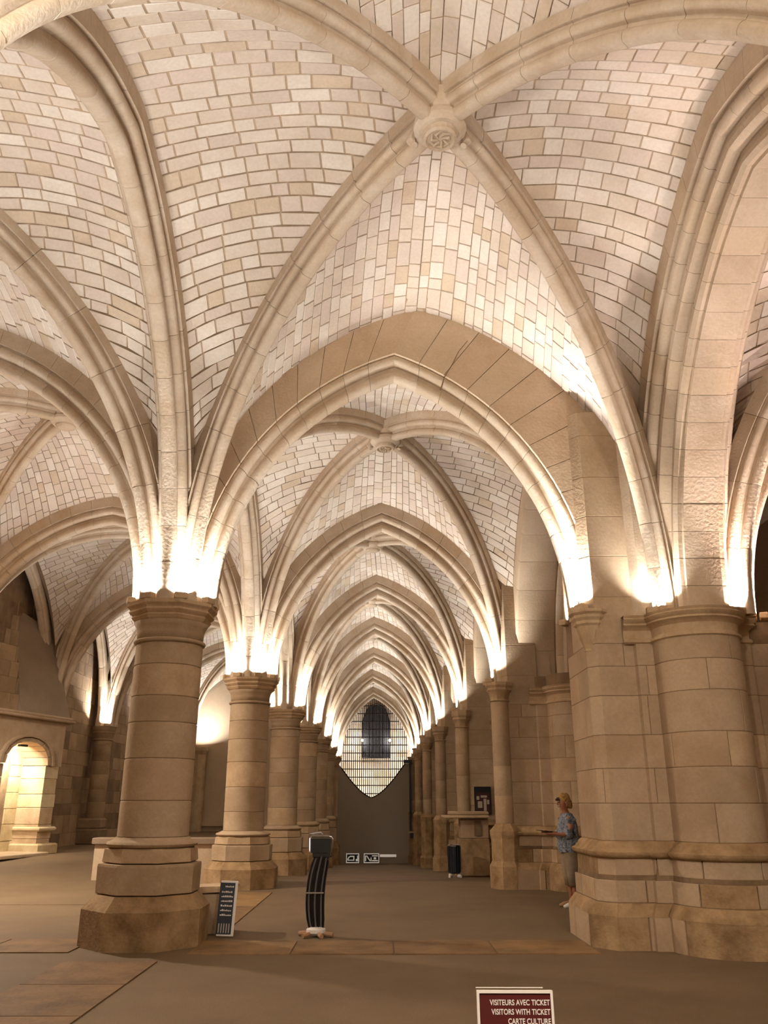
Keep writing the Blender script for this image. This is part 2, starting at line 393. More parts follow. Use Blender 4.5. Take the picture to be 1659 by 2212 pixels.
def boss(x, y, z, label, near, group=None):
    t = thing('keystone_boss', label, 'keystone', (x, y, z), group)
    m = MB(); m.lathe([(.12, .0), (.24, .02), (.30, .08), (.30, .14), (.26, .18), (.28, .24), (.28, .46)], 20); m.build('drum', RIB[0], t, False)
    m = MB(); m.lathe([(.0, -.05), (.15, -.045), (.19, -.02), (.20, .01), (.17, .03)], 20, cap=False); m.build('disc', RIB[1], t)
    if near:
        m = MB()
        m.lathe([(.145, -.045), (.165, -.075), (.19, -.05), (.19, -.02)], 20, cap=False); m.build('rim', RIB[0], t)
        m = MB()
        for k in range(7):
            a = 2 * PI * k / 7; m.tube([(.03 * math.cos(a), .03 * math.sin(a), -.05), (.10 * math.cos(a + .5), .10 * math.sin(a + .5), -.065), (.12 * math.cos(a + 1.1), .12 * math.sin(a + 1.1), -.045)], [.012, .02, .008], 6)
        m.build('carving', RIB[1], t)
        for sx, a in ((-1, 2.6), (1, .55)):
            m = MB(); m.tube([(.33 * math.cos(a), .33 * math.sin(a), .02), (.37 * math.cos(a), .37 * math.sin(a), .10), (.34 * math.cos(a), .34 * math.sin(a), .22)], [.04, .06, .04], 8); m.build('knob', RIB[0], t)
def dist_word(i): return ['nearest', 'second', 'third', 'fourth', 'fifth', 'sixth', 'seventh'][i - 1]
def bay(i, nave, SW, SE, NE, NW, B, AS, AE, AN, AW, dS, dE, dN, dW, uS=.2, uE=.2, uN=.2, uW=.2, mode='blocks', ribs=('SW', 'SE', 'NE', 'NW'), cells='SENW', mort=MORT, nrib=10):
    """supports are (x, y, z0, r0); A* wall arch apexes; the wall arches use their own supports if given as (apex, Sa, Sb)"""
    sup = dict(SW=SW, SE=SE, NE=NE, NW=NW)
    D = {k: Half(p[:2], B, p[2], p[3]) for k, p in sup.items()}
    DD = .44
    name = {'SW': 'near column side', 'SE': 'near pier side', 'NE': 'far pier side', 'NW': 'far column side'}
    for k in ribs:
        if nave == 'middle': lb = f"diagonal rib of the middle nave, {dist_word(i)} vault, {name[k]}"
        else: lb = f"diagonal rib of the {nave} nave, {dist_word(i)} vault, {dict(SW='near outer corner', SE='near inner corner', NE='far inner corner', NW='far outer corner')[k]}"
        t = thing('diagonal_rib', lb, 'rib', (0, 0, 0), f'diagonal ribs of the {nave} nave')
        sweep(D[k], P_RIB, nrib, t, RIB, sub=3 if i < 4 else 2)
    boss(B[0], B[1], B[2] - .06, f"{'carved ' if i == 1 else ''}round keystone boss of the {dist_word(i)} {nave} nave vault", i <= 2 and nave == 'middle', 'keystone bosses')
    for side, (p, q), A, d, u in (('S', ('SW', 'SE'), AS, dS, uS), ('E', ('SE', 'NE'), AE, dE, uE), ('N', ('NE', 'NW'), AN, dN, uN), ('W', ('NW', 'SW'), AW, dW, uW)):
        if side not in cells: continue
        if len(A) == 3 and not isinstance(A[0], (tuple, list)): W1 = Half(sup[p][:2], A, sup[p][2], sup[p][3]); W2 = Half(sup[q][:2], A, sup[q][2], sup[q][3])
        else:
            ap, a, b = A; W1 = Half(a[:2], ap, a[2], a[3]); W2 = Half(b[:2], ap, b[2], b[3])
        sname = dict(S='near', E='pier side' if nave == 'middle' else 'inner', N='far', W='column side' if nave == 'middle' else 'outer')[side]
        cell(W1, W2, D[p], D[q], d, DD, u, .14, f"{sname} cell of the {dist_word(i)} {nave} nave vault, pale stone blocks", mode, mort=mort, camber=.34 if i == 1 else .22)
DT = .62
AT = [(0.3, 3.1, 7.92), (.24, 11.5, 7.92), (.09, 18.8, 7.83), (-.02, 25.5, 7.85), (-.11, 31, 7.68), (-.16, 37, 7.60), (-.25, 44.5, 7.75), (-.25, 53, 7.95)]
BM = [None, (.69, 7.3, 8.82), (.14, 15.15, 8.50), (-.15, 22.1, 8.42), (-.22, 28.2, 8.25), (-.28, 34, 8.15), (-.33, 40.7, 8.25), (-.35, 48.7, 8.35)]
def supL(i): return (LX[i], YS[i], ZC, .55)
def supR(i, dy=0): return (RX[i] + .33, YS[i] + dy, ZR[i], .30)
R1 = (4.15, 11.2, 4.05, .6); R0 = (4.15, 3.4, 4.05, .6)
# middle nave, first vault (wide): webs reach the thick arcade arch
AEb = ((4.42, 7.3, 8.32), (4.42, 3.3, 4.05, .55), (4.42, 11.3, 4.05, .55))
AN1 = ((.60, 11.42, 8.42), (4.1, 11.42, 4.05, .45), (LX[1], 11.42, ZC, .55))
bay(1, 'middle', supL(0), R0, R1, supL(1), BM[1], ((.6, 3.1, 8.42), (LX[0], 3.1, ZC, .55), (4.1, 3.1, 4.05, .45)), AEb, AN1, (LX[1], 7.3, 8.55),
    DT, .95, .60, DT, uE=.60, uN=.02, uS=.1, mort=MORT, nrib=12)
for i in range(2, 8):
    mode = 'blocks' if i == 2 else 'stuff'
    ym = (YS[i - 1] + YS[i]) / 2; xe = RX[i] + .55
    a = supR(i - 1, .3 if i == 2 else 0); b = supR(i)
    AE = ((xe, ym, 7.95), (xe, YS[i - 1], 4.2, .3), (xe, YS[i], 4.2, .3))
    bay(i, 'middle', supL(i - 1), a, b, supL(i), BM[i], AT[i - 1], AE, AT[i], (LX[i], ym, 7.95), .5 if i == 2 else DT, .5, DT, DT, uE=0, mode=mode, mort=MORTD, nrib=9 if i < 4 else 6)
# side nave on the column side: bays 1..6
for i in range(1, 7):
    ym = (YS[i - 1] + YS[i]) / 2
    Bx = (-6.35, ym, 8.92 if i < 3 else 8.6)
    c0, c1 = (MX, YS[i - 1], ZC, .45), (MX, YS[i], ZC, .45)
    tr = lambda k: (-6.4, YS[k], 8.2 if k < 2 else 8.0)
    bay(i, 'side', c0, supL(i - 1), supL(i), c1, Bx, tr(i - 1), (LX[i], ym, 8.55 if i == 1 else 7.95), tr(i), (MX - .1, ym, 8.3), DT, DT, DT, .3,
        mode='blocks' if i <= 2 else 'stuff', mort=MORT if i == 1 else MORTD, nrib=9 if i < 4 else 6)
# nave beyond the thick arch: one vault seen through it
bay(1, 'outer', (4.6, 3.1, 4.05, .6), (11.4, 3.1, 4.05, .5), (11.4, 11.2, 4.05, .5), (4.75, 11.2, 4.05, .5), (8, 7.2, 8.6), (8, 3.1, 8.0), (11.4, 7.2, 7.9), (8, 11.3, 8.0),
    ((4.42, 7.3, 8.32), (4.42, 11.3, 4.05, .55), (4.42, 3.3, 4.05, .55)), DT, .5, DT, .95, uW=.6, mode='stuff', nrib=8)
# transverse arches of the middle nave
for i in range(1, 8):
    if i == 1:
        t, H1, H2 = arch('transverse_arch', 'nearest pointed transverse arch over the middle nave, with broad flat face', 'arch', (LX[1], 11.5), (RX[1] + .28, 11.5), AT[1], ZC, 4.17, .62, .30, P_TRANS, 12, group='transverse arches of the middle nave')
        # broad flat face between the moulded arch and the vault: one object per stone
        U1 = Half((LX[1], 11.42), (.60, 11.42, 8.42), ZC, .55); U2 = Half((4.1, 11.42), (.60, 11.42, 8.42), 4.05, .45)
        for H, U in ((H1, U1), (H2, U2)):
            n = 11
            for k in range(n):
                a, b = .10 + .9 * k / n, .10 + .9 * (k + 1) / n; g = .0008
                vs = []
                for t_ in (a + g, (a + b) / 2, b - (g if k < n - 1 else 0)):
                    p = H.pt(t_, .34); q = U.pt(t_, .66)
                    for y in (11.24, 11.76): vs += [(p.x, y, p.z), (q.x, y, q.z)]
                # per section: 0 low near,1 up near,2 low far,3 up far
                fs = []
                for s in (0, 4): fs += [(s, s + 1, s + 5, s + 4), (s + 2, s + 6, s + 7, s + 3), (s, s + 4, s + 6, s + 2)]
                fs += [(0, 2, 3, 1), (8, 9, 11, 10)]
                mesh_obj('face_stone', vs, fs, random.choice(BAND), t)
    else:
        arch('transverse_arch', f'{dist_word(i)} pointed transverse arch over the middle nave', 'arch', (LX[i], YS[i]), (RX[i] + .33, YS[i]), AT[i], ZC, ZR[i], .58, .32, P_TRANS, 10 if i < 4 else 6, group='transverse arches of the middle nave', sub=3 if i < 5 else 2)
for i in range(0, 7):      # arcade along the round columns
    ym = (YS[i] + YS[i + 1]) / 2; x = (LX[i] + LX[i + 1]) / 2
    arch('arcade_arch', ('long arcade arch curving overhead from the first round column' if i == 0 else f'arcade arch between the {ORD[i]} and {ORD[i + 1]} round columns'), 'arch', (LX[i], YS[i]), (LX[i + 1], YS[i + 1]), (x, ym, 8.55 if i == 0 else 7.95), ZC, ZC, .58, .58, P_TRANS, 12 if i < 2 else 7, group='arcade arches on the round columns')
for i in range(1, 6):      # transverse arches of the side nave
    arch('transverse_arch', f'{dist_word(i)} transverse arch crossing the side nave from the {ORD[i]} round column', 'arch', (LX[i], YS[i]), (MX, YS[i]), (-6.4, YS[i], 8.2 if i < 2 else 8.0), ZC, ZC, .58, .45, P_TRANS, 12 if i < 3 else 8, group='transverse arches of the side nave')
for i in range(2, 6):      # wall ribs
    ym = (YS[i - 1] + YS[i]) / 2
    arch('wall_rib', f'wall rib on the rough wall of the side nave, {dist_word(i)} vault', 'rib', (MX - .1, YS[i - 1]), (MX - .1, YS[i]), (MX - .1, ym, 8.25), ZC, ZC, .4, .4, P_WALL, 7, group='wall ribs of the side nave', sub=2)
arch('arcade_arch', 'thick arcade arch with many mouldings and flat coursed underside', 'arch', (4.42, 3.3), (4.42, 11.3), (4.42, 7.3, 8.32), 4.05, 4.05, .55, .55, P_BIG, 16, mats=[RIB[1], BAND[0]])
for i in range(2, 8):
    ym = (YS[i - 1] + YS[i]) / 2; xe = RX[i] + .55
    arch('arcade_arch', f'plain thick arch along the pier row, {dist_word(i)} bay', 'arch', (xe + .45, YS[i - 1]), (xe + .45, YS[i]), (xe + .45, ym, 7.95), 4.2, 4.2, .3, .3, P_PLAIN, 8 if i < 4 else 5, mats=BAND, group='plain arches along the pier row', sub=2)
    if i < 4: arch('arcade_arch', f'moulded arch behind the plain pier arch, {dist_word(i)} bay', 'arch', (4.5, YS[i - 1] + .1), (4.5, YS[i] - .1), (4.5, ym, 7.6), 4.1, 4.1, .55, .55, P_BIG, 8, mats=[RIB[1], BAND[0]], group='moulded arches of the pier row')
arch('transverse_arch', 'transverse arch crossing the outer nave beyond the thick arch', 'arch', (4.75, 11.3), (11.4, 11.3), (8, 11.3, 8.0), 4.05, 4.05, .55, .5, P_TRANS, 10)

cr = next(o for o in bpy.data.objects if o.name.startswith('transverse_arch') and o.get('label', '').startswith('nearest'))
m = MB(); m.tube([(.95, 11.225, 7.62), (1.02, 11.225, 7.85), (1.16, 11.225, 8.10), (1.25, 11.225, 8.30), (1.40, 11.225, 8.50)], [.010, .008, .009, .007, .005], 5); m.build('crack', PMORT, cr)
# ---------------------------------------------------------------- lamps on the capitals
def uplight(x, y, z, ang, label, group, power=LP, detail=True, sx=.10, tilt=.14, col=LAMP, spread=150):
    t = thing('uplight', label, 'lamp', (x, y, z), group, rz=ang)
    m = MB(); m.box(-.05, .055, -.085, .085, 0, .085, 0, .008); m.build('housing', PIER[3], t)
    if detail: m = MB(); m.box(-.03, .03, -.06, .06, .0855, .088); m.build('lens', LENS, t)
    ld = bpy.data.lights.new('uplight_beam', 'AREA'); ld.shape = 'RECTANGLE'; ld.size = .06; ld.size_y = .18; ld.energy = power; ld.color = col
    ld.spread = math.radians(spread)
    l = bpy.data.objects.new('uplight_beam', ld); C.objects.link(l); l.parent = t; l.location = (0, 0, .095); l.rotation_euler = (PI, -tilt, 0)
DIRS = ['pier side toward the screen', 'screen side toward the piers', 'screen side toward the fireplace wall', 'fireplace-wall side toward the screen', 'fireplace-wall side toward the entrance', 'entrance side toward the fireplace wall', 'entrance side toward the piers', 'pier side toward the entrance']
def ring(cx, cy, z, r, angs, label, group, **k):
    for a in angs: uplight(cx + r * math.cos(a), cy + r * math.sin(a), z, a, label + ', ' + DIRS[int(((a + 2 * PI) % (2 * PI)) / (PI / 4))], group, **k)

# ---------------------------------------------------------------- round columns
def column(i):
    x, y = LX[i], YS[i]; z0 = floor_z(x, y) if i > 2 else 0
    near = i < 4
    t = thing('column', f'{ORD[i]} round stone column with octagonal base' if i > 0 else 'round stone column beside the entrance', 'column', (x, y, z0), 'round columns of the middle nave')
    rs = .455 if i < 2 else .43
    top = ZC - z0; sb = 1.24 - z0 if i > 1 else 1.24   # underside of the shaft (constant level)
    if i == 2: sb = 1.10
    if i > 2: sb = 1.05 - z0
    zz = lambda f: f * sb / 1.24
    n = 36 if near else 24
    # base tiers
    m = MB(); q = PI / 8; k8 = 1 / math.cos(q)
    m.lathe([(.735 * k8, 0), (.735 * k8, zz(.42))], 8, rot=q); m.lathe([(.735 * k8, zz(.42)), (.60 * k8, zz(.58))], 8, rot=q); plv = m
    m.build('plinth', PIER[4], t)
    m = MB(); m.lathe([(.585 * k8, zz(.59)), (.60 * k8, zz(.60)), (.605 * k8, zz(.90)), (.60 * k8, zz(.93)), (.56 * k8, zz(.935))], 8, rot=q); m.build('base_block', PIER[0], t)
    m = MB(); m.lathe([(.545 * k8, zz(.945)), (.56 * k8, zz(.955)), (.545 * k8, zz(1.10)), (.51 * k8, zz(1.115))], 8, rot=q); m.build('base_drum', PIER[3], t)
    m = MB(); m.lathe([(.53, zz(1.12)), (.565, zz(1.135)), (.58, zz(1.16)), (.565, zz(1.185)), (.52, zz(1.20)), (.48, zz(1.22)), (rs + .015, zz(1.24))], n); m.build('torus', PIER[0], t, True)
    # drums of the shaft
    z = sb; zt = top - .56
    hs = [.44, .52, .46, .34, .42, .30] if i == 1 else None
    k = 0
    while z < zt - .01:
        h = hs[k] if hs and k < len(hs) else random.uniform(.36, .62)
        if zt - (z + h) < .2: h = zt - z
        m = MB(); m.lathe([(rs - .012, z), (rs, z + .010), (rs + .001, z + h - .012), (rs - .012, z + h - .001)], n)
        m.build('drum', PIER[[0, 1, 0, 2, 0, 1, 3][(k + i * 2) % 7]], t); z += h; k += 1
    m = MB(); m.lathe([(rs, top - .56), (rs + .03, top - .55), (rs + .04, top - .53), (rs + .03, top - .51), (rs, top - .50)], n); m.build('necking', PIER[1], t, True)
    m = MB(); m.lathe([(rs, top - .50), (rs + .003, top - .40), (rs + .02, top - .32), (rs + .06, top - .26)], n); m.build('bell', PIER[1], t, True)
    m = MB(); m.lathe([(.50, top - .26), (.53, top - .24), (.56, top - .20), (.545, top - .18), (.575, top - .155), (.60, top - .13), (.585, top - .10), (.60, top - .08), (.635, top - .05), (.64, top)], 8, rot=q); m.build('abacus', PIER[3], t)
    m = MB(); m.lathe([(.40, top), (.40, top + 1.3)], 12); m.build('springer', RIB[0], t)
    if i <= 2:
        ring(x, y, ZC, .585, [PI / 8 + k * PI / 4 for k in range(8)], f'uplight on the {ORD[i]} round column' if i else 'uplight on the entrance column', f'uplights on the {ORD[i]} round column')
    else:
        ring(x, y, ZC, .585, [PI / 8 + k * PI / 2 + .4 for k in range(4)], f'uplight on the {ORD[i]} round column', f'uplights on the {ORD[i]} round column', power=LP * 1.8, detail=False)
for i in range(0, 8): column(i)

# ---------------------------------------------------------------- wall piers of the side nave
for i in (0, 1, 2, 3, 4, 5):
    y = YS[i]; zf = floor_z(MX, y)
    if i >= 2:
        t = thing('wall_pier', f"{ {2: 'second', 3: 'third', 4: 'fourth', 5: 'fifth'}[i]} half-round pier against the rough wall", 'pier', (MX, y, zf), 'wall piers of the side nave')
        m = MB(); m.box(-.5, .38, -.42, .42, 0, .5, ch=.04); m.build('plinth', ROUGH[3], t)
        m = MB(); m.box(-.5, .33, -.36, .36, .5, .85, ch=.05); m.build('base_block', ROUGH[1], t)
        z = .85; k = 0; top = ZC - zf
        while z < top - .52:
            h = min(random.uniform(.4, .6), top - .5 - z)
            m = MB(); m.lathe([(.305, z), (.31, z + .01), (.31, z + h - .01), (.305, z + h)], 16); m.build('drum', ROUGH[k % 3], t); z += h; k += 1
        m = MB(); m.lathe([(.31, top - .5), (.36, top - .48), (.34, top - .44), (.31, top - .42), (.35, top - .3), (.40, top - .22), (.38, top - .18), (.42, top - .12), (.42, top)], 16); m.build('capital', ROUGH[1], t)
    ring(MX, y, ZC, .40, [-1.1, 0, 1.1], f'uplight on the {ORD[i]} side nave pier' if i else 'uplight on the entrance side nave pier', f'uplights on wall pier {ORD[i]}', power=LP * 2.6, detail=False)
t = thing('wall_pier', 'slim pier at the edge of the smooth plaster wall', 'pier', (-9.2, 44.2, 0))
m = MB(); m.lathe([(.35, -.3), (.35, 4.0), (.45, 4.2), (.45, 4.37)], 12); m.build('shaft', PIER[3], t)
ring(-9.2, 44.0, ZC, .5, [-1.3], 'bright uplight before the smooth plaster wall', 'uplights at the plaster wall', power=LP * 3, detail=False)

# ---------------------------------------------------------------- compound piers
def shift(poly, dx, dy): return [(x + dx, y + dy) for x, y in poly]
def arcpts(cx, cy, r, a0, a1, n): return [(cx + r * math.cos(a0 + (a1 - a0) * k / n), cy + r * math.sin(a0 + (a1 - a0) * k / n)) for k in range(n + 1)]
def pier(i):
    x0 = RX[i] + .12 if i == 1 else RX[i] + .18      # left face of the nose
    y = YS[i]; z0 = floor_z(3.2, y)
    dx = x0 - 2.65
    # plan outline from the far side of the nose round the front to beyond the half column (room on the left of travel reversed)
    F = y - .40
    poly = [(x0, y + .85), (x0, F + .16), (x0 + .06, F + .03), (x0 + .16, F), (3.50 + dx, F), (3.50 + dx, F - .02), (3.53, F - .03)]
    poly = [(x0, y + .85), (x0, F + .14), (x0 + .12, F), (3.48, F)]
    poly += [(3.50, F - .06), (3.72, F - .08)]
    poly += arcpts(4.27, F - .16, .55, PI + .05, 2 * PI - .05, 14)
    poly += [(4.86, F - .08), (5.05, F - .06), (5.06, F), (5.9, F), (5.9, y + .85)]
    # offset goes to the right-hand side of travel: travelling down then +x puts outward on the right
    t = thing('compound_pier', f'{ORD[i]} massive stone pier with moulded base on the pier row', 'pier', (0, 0, 0), 'compound piers')
    # core below capitals
    closed = poly + [(x0 + 3, y + .85)]
    m = MB(); m.zprism(offset(poly, -.0), z0 + .3, 4.0 if i == 1 else 4.3); m.build('core', PMORT, t)
    # nose above the capital, full height
    npoly = [(x0, y + .85), (x0, F + .14), (x0 + .12, F), (3.55, F), (3.55, y + .85)]
    ztop = 6.6 if i == 1 else 6.2
    m = MB(); m.zprism(npoly, 4.0, ztop + .6); m.build('upper_core', PMORT, t)
    tt = .5
    nose = [(x0, y + .5), (x0, F + .14), (x0 + .12, F), (3.55, F)]
    stones(nose, 3.7, ztop + .6, .62, 2.6, [PIER[1], PIER[0]], t, hj=.1, proud=.003, gap=.003)
    # base: plinth, tiers, torus
    body = poly
    zb = z0
    def tier(name, prof, mats, cut=None):
        m = MB(); ring_skin(m, [(offset(body, o), z) for o, z in prof]); 
        return m.build(name, mats, t)
    tier('plinth_slope', [(.25, zb + .36), (.235, zb + .40), (.15, zb + .50), (.0, zb + .51)], PIER[4])
    stones(offset(body, .235), zb - .1, zb + .37, .47, .85, [PIER[4], PIER[4], PIER[0], PIER[2]], t, hj=0, proud=.014)
    m = MB(); ring_skin(m, [(offset(body, .235), zb - .1), (offset(body, .235), zb + .37)]); m.build('plinth_core', PMORT, t)
    m = MB(); ring_skin(m, [(offset(body, .13), zb + .5), (offset(body, .05), 1.02)]); m.build('tier_core', PMORT, t)
    stones(offset(body, .12), zb + .5, zb + .5 + max(.26, (1.0 - zb - .5) * .5), .26, .7, [PIER[0], PIER[3], PIER[4]], t, hj=.05, proud=.012)
    stones(offset(body, .07), zb + .5 + max(.26, (1.0 - zb - .5) * .5), 1.02, .26, .8, [PIER[2], PIER[4], PIER[0]], t, hj=.05, proud=.012)
    tier('torus', [(.05, 1.0), (.12, 1.01), (.15, 1.04), (.15, 1.075), (.10, 1.10), (.09, 1.12), (.06, 1.14), (.05, 1.17), (.0, 1.20)], PIER[4])
    # shaft courses
    stones(body, 1.2, 3.7, .43, 1.35, [PIER[0], PIER[1], PIER[2], PIER[3]], t, hj=.2, proud=.005, gap=.004, jit=.5, weights=(4, 3, 3, 1))
    # capital mouldings of the half column and recess
    cp = body[3:-2] if i > 1 else body[4:-2]
    cp = [(3.34, F - .05)] + body[4:-2]
    m = MB(); ring_skin(m, [(offset(cp, o), z) for o, z in [(0, 3.68), (.035, 3.70), (.035, 3.73), (.0, 3.76), (.01, 3.86), (.05, 3.90), (.09, 3.92), (.07, 3.95), (.10, 3.97), (.12, 4.0), (.10, 4.02), (.12, 4.05), (-.5, 4.052)]])
    m.build('capital', PIER[3], t)
    # corbel or slim shaft carrying the transverse arch
    cx = RX[i] + .12
    if i == 1:
        m = MB(); m.lathe([(.02, 3.50), (.07, 3.55), (.07, 3.58), (.10, 3.62), (.10, 3.65), (.15, 3.80), (.19, 3.95), (.22, 3.98), (.22, 4.02), (.25, 4.06), (.25, 4.10), (.29, 4.13), (.29, 4.17)], 8, x0 + .08, F + .16, rot=PI / 8); m.build('corbel', PIER[3], t)
    else:
        m = MB(); k = z0; zs = [1.25, 1.8, 2.4, 3.0, 3.75]
        for a, b in zip(zs, zs[1:]):
            mm = MB(); mm.lathe([(.195, a), (.2, a + .01), (.2, b - .01), (.195, b)], 12, cx, F + .08); mm.build('shaft_drum', PIER[random.randrange(4)], t)
        m.lathe([(.2, 3.75), (.24, 3.77), (.2, 3.80), (.24, 3.95), (.29, 4.0), (.27, 4.05), (.31, 4.1), (.31, ZR[i])], 8, cx, F + .08, rot=PI / 8); m.build('capital', PIER[3], t)
        m = MB(); m.lathe([(.37, z0), (.37, z0 + .42), (.31, z0 + .52), (.32, .95), (.34, 1.02), (.34, 1.1), (.2, 1.25)], 8, cx, F + .08, rot=PI / 8); m.build('shaft_base', PIER[4], t)
    gl = f'uplight on the arch corbel of the {ORD[i]} pier'
    if i == 1:
        uplight(x0 - .04, F + .06, 4.17, -2.6, gl + ', entrance side', 'uplights on pier corbels', detail=True, spread=90)
        uplight(x0 - .10, F + .26, 4.17, PI, gl + ', aisle side', 'uplights on pier corbels', detail=False, spread=90)
        uplight(x0 - .04, y + .7, 4.17, 2.4, gl + ', screen side', 'uplights on pier corbels', detail=False, power=LP * 1.2, spread=120)
        for (ux, uy, ua, c_, wd) in ((3.70, F - .30, -1.7, LAMP, 'beside the flat nose'), (3.84, F - .40, -1.7, LAMP, 'under the diagonal rib'), (4.86, F - .30, -1.0, (1, .84, .80), 'under the thick arch'), (5.02, F - .16, -.6, (1, .84, .80), 'toward the outer nave')):
            uplight(ux, uy, 4.05, ua, 'uplight on the moulded capital of the first pier, ' + wd, 'uplights on the first pier capital', power=LP * (.35 if ux < 4 else 2.2), col=c_, spread=90 if ux < 4 else 120, tilt=.25)
        uplight(5.35, F + .05, 4.05, -.4, 'uplight on the first pier at the edge of the outer nave', 'uplights on the first pier capital', power=LP * 4, col=(1, .80, .76), spread=150)
        m = MB(); m.zprism([(3.50, F + .02), (3.62, F - .1), (4.0, F - .22), (4.6, F - .1), (4.6, y + .5), (3.5, y + .5)], 4.05, 6.9); m.build('springer', RIB[1], t)
    else:
        for dx_, dy_, wd in ((-.22, -.14, 'entrance side'), (-.22, .3, 'screen side')):
            uplight(cx + dx_, F + .08 + dy_, ZR[i], -2.2, gl + ', ' + wd, 'uplights on pier corbels', detail=False, power=LP * .62, spread=100)
for i in range(1, 8): pier(i)
# entrance end supports outside the frame still carry their lamps
for (ux, uy) in ((3.7, 3.9), (3.9, 4.1), (4.9, 4.0)):
    uplight(ux, uy, 4.05, 2, f"uplight on the entrance pier, {'inner face' if ux < 3.8 else 'front face' if ux < 4.5 else 'outer face'}", 'uplights by the entrance')

# ---------------------------------------------------------------- far end: grille, grey screen, dark lancet
YG = 53.3
g = thing('grille', 'tall iron grille filling the pointed arch at the far end', 'grille', (0, YG, 0))
Hl = Half((LX[7], 53), AT[7], ZC, .58); Hr = Half((RX[7] + .33, 53), AT[7], ZR[7], .32)
def arch_z(x):
    H = Hl if x < AT[7][0] else Hr
    best = None
    for k in range(60):
        p = H.pt(k / 59)
        if best is None or abs(p.x - x) < best[0]: best = (abs(p.x - x), p.z)
    return best[1]
def vee_z(x):
    t = min(1, abs(x + .35) / 2.05); return 1.95 + 2.0 * (1 - math.cos(t * PI / 2)) * .65 + 2.0 * .35 * t
x = -2.25
while x < 1.85:
    m = MB(); m.box(x - .023, x + .023, -.02, .02, vee_z(x) - .3, arch_z(x) + .1); m.build('bar', IRON, g); x += .127
for k in range(13):
    z = 2.2 + k * .48; xs = [q / 50 for q in range(-118, 95) if arch_z(q / 50) > z]
    if z < 4.4: xs = [q / 50 for q in range(-116, 92)]
    if len(xs) > 4: m = MB(); m.box(xs[0], xs[-1], -.025, .025, z - .028, z + .028); m.build('crossbar', IRON, g)
m = MB()
poly = [(-2.4 + k * .14, vee_z(-2.4 + k * .14)) for k in range(31)] + [(2.05, vee_z(1.9)), (2.3, -1.75), (-2.4, -1.75)]
m.prism(poly, 52.55, 52.62)
t = thing('screen', 'large grey screen with pointed hollow top edge below the grille', 'screen')
m.build('panel', GREY, t)
m = MB(); pts = [(-2.2 + k * .14, 52.55, vee_z(-2.2 + k * .14)) for k in range(29)]; m.tube(pts, .035, 6); m.build('edge_trim', IRON, t)
t = thing('door_frame', 'slim dark upright frame at the right edge of the grey screen', 'frame')
m = MB(); m.box(1.93, 2.06, 52.3, 52.4, .1, 4.0); m.build('upright', BLUE, t)
m = MB(); m.box(1.6, 2.1, 52.28, 52.42, 3.95, 4.15); m.build('head', BLACK, t)
t = thing('wall_cabinet', 'small black box jutting from the far pier beside the screen', 'box')
m = MB(); m.box(1.75, 2.5, 47.2, 47.8, -.12, .14, ch=.02); m.build('case', BLACK, t)
m = MB(); m.box(1.7, 2.55, 47.15, 47.85, .14, .2, ch=.01); m.build('top', PIER[1], t)
m = MB(); m.box(2.1, 2.5, 47.3, 47.7, -1.45, -.12, ch=.02); m.build('support', PMORT, t)
# dark pointed shutter on the back wall
t = thing('window_shutter', 'dark pointed window behind the iron grille', 'window', (-.1, 59.95, 0))
a = [(-.97, 4.65), (.97, 4.65)]; n = 12
R = 2.1; arcp = []
for k in range(n + 1):
    z = 6.6 + 1.75 * k / n; arcp.append((.97 * math.sqrt(max(0, 1 - (k / n) ** 2)) * (1 - .0 * k / n), z))
poly = a + arcp + [(-x_, z_) for x_, z_ in reversed(arcp[:-1])]
m = MB(); m.prism(poly, -.05, .05); m.build('pane', DGLASS, t)
m = MB(); m.tube([(x_, -.06, z_) for x_, z_ in poly + poly[:1]], .05, 6); m.build('frame', IRON, t)
for k in range(-3, 4): m = MB(); m.box(k * .24 - .012, k * .24 + .012, -.08, -.05, 4.7, 6.6 + 1.75 * math.sqrt(1 - (abs(k) * .24 / .97) ** 2) - .05); m.build('slat_seam', IRON, t)
for sx, wd in ((-1.06, 'first'), (.86, 'second')):
    t = thing('wall_lamp', f"bright bulb at the {'column' if sx < 0 else 'pier'} side of the dark pointed window", 'lamp', (sx, 59.5, 5.8))
    m = MB(); m.lathe([(.0, -.10), (.07, -.07), (.10, 0), (.07, .07), (0, .10)], 12, cap=False); m.build('bulb', LENS, t)
    m = MB(); m.box(-.03, .03, .05, .5, -.03, .03); m.build('bracket', IRON, t)
    ld = bpy.data.lights.new('bulb_light', 'POINT'); ld.energy = 120; ld.color = LAMP; ld.shadow_soft_size = .12
    l = bpy.data.objects.new('bulb_light', ld); C.objects.link(l); l.parent = t; l.location = (0, -.25, 0)
for px_ in (-3, 2.6):  # lamps added behind the grille to brighten the back wall
    t = thing('fill_light', f"fill light added behind the grille near the {'columns' if px_ < 0 else 'piers'}", 'lamp', (px_, 55.5, 1.0))
    m = MB(); m.box(-.15, .15, -.08, .08, -.12, .12, ch=.02); m.build('housing', BLACK, t)
    m = MB(); m.box(-.03, .03, -.03, .03, -2.55, -.12); m.build('post', BLACK, t)
    ld = bpy.data.lights.new('fill_beam', 'AREA'); ld.size = .3; ld.energy = 420; ld.color = (1, .93, .82)
    l = bpy.data.objects.new('fill_beam', ld); C.objects.link(l); l.parent = t; l.location = (0, .12, 0); l.rotation_euler = (math.radians(105), 0, 0)

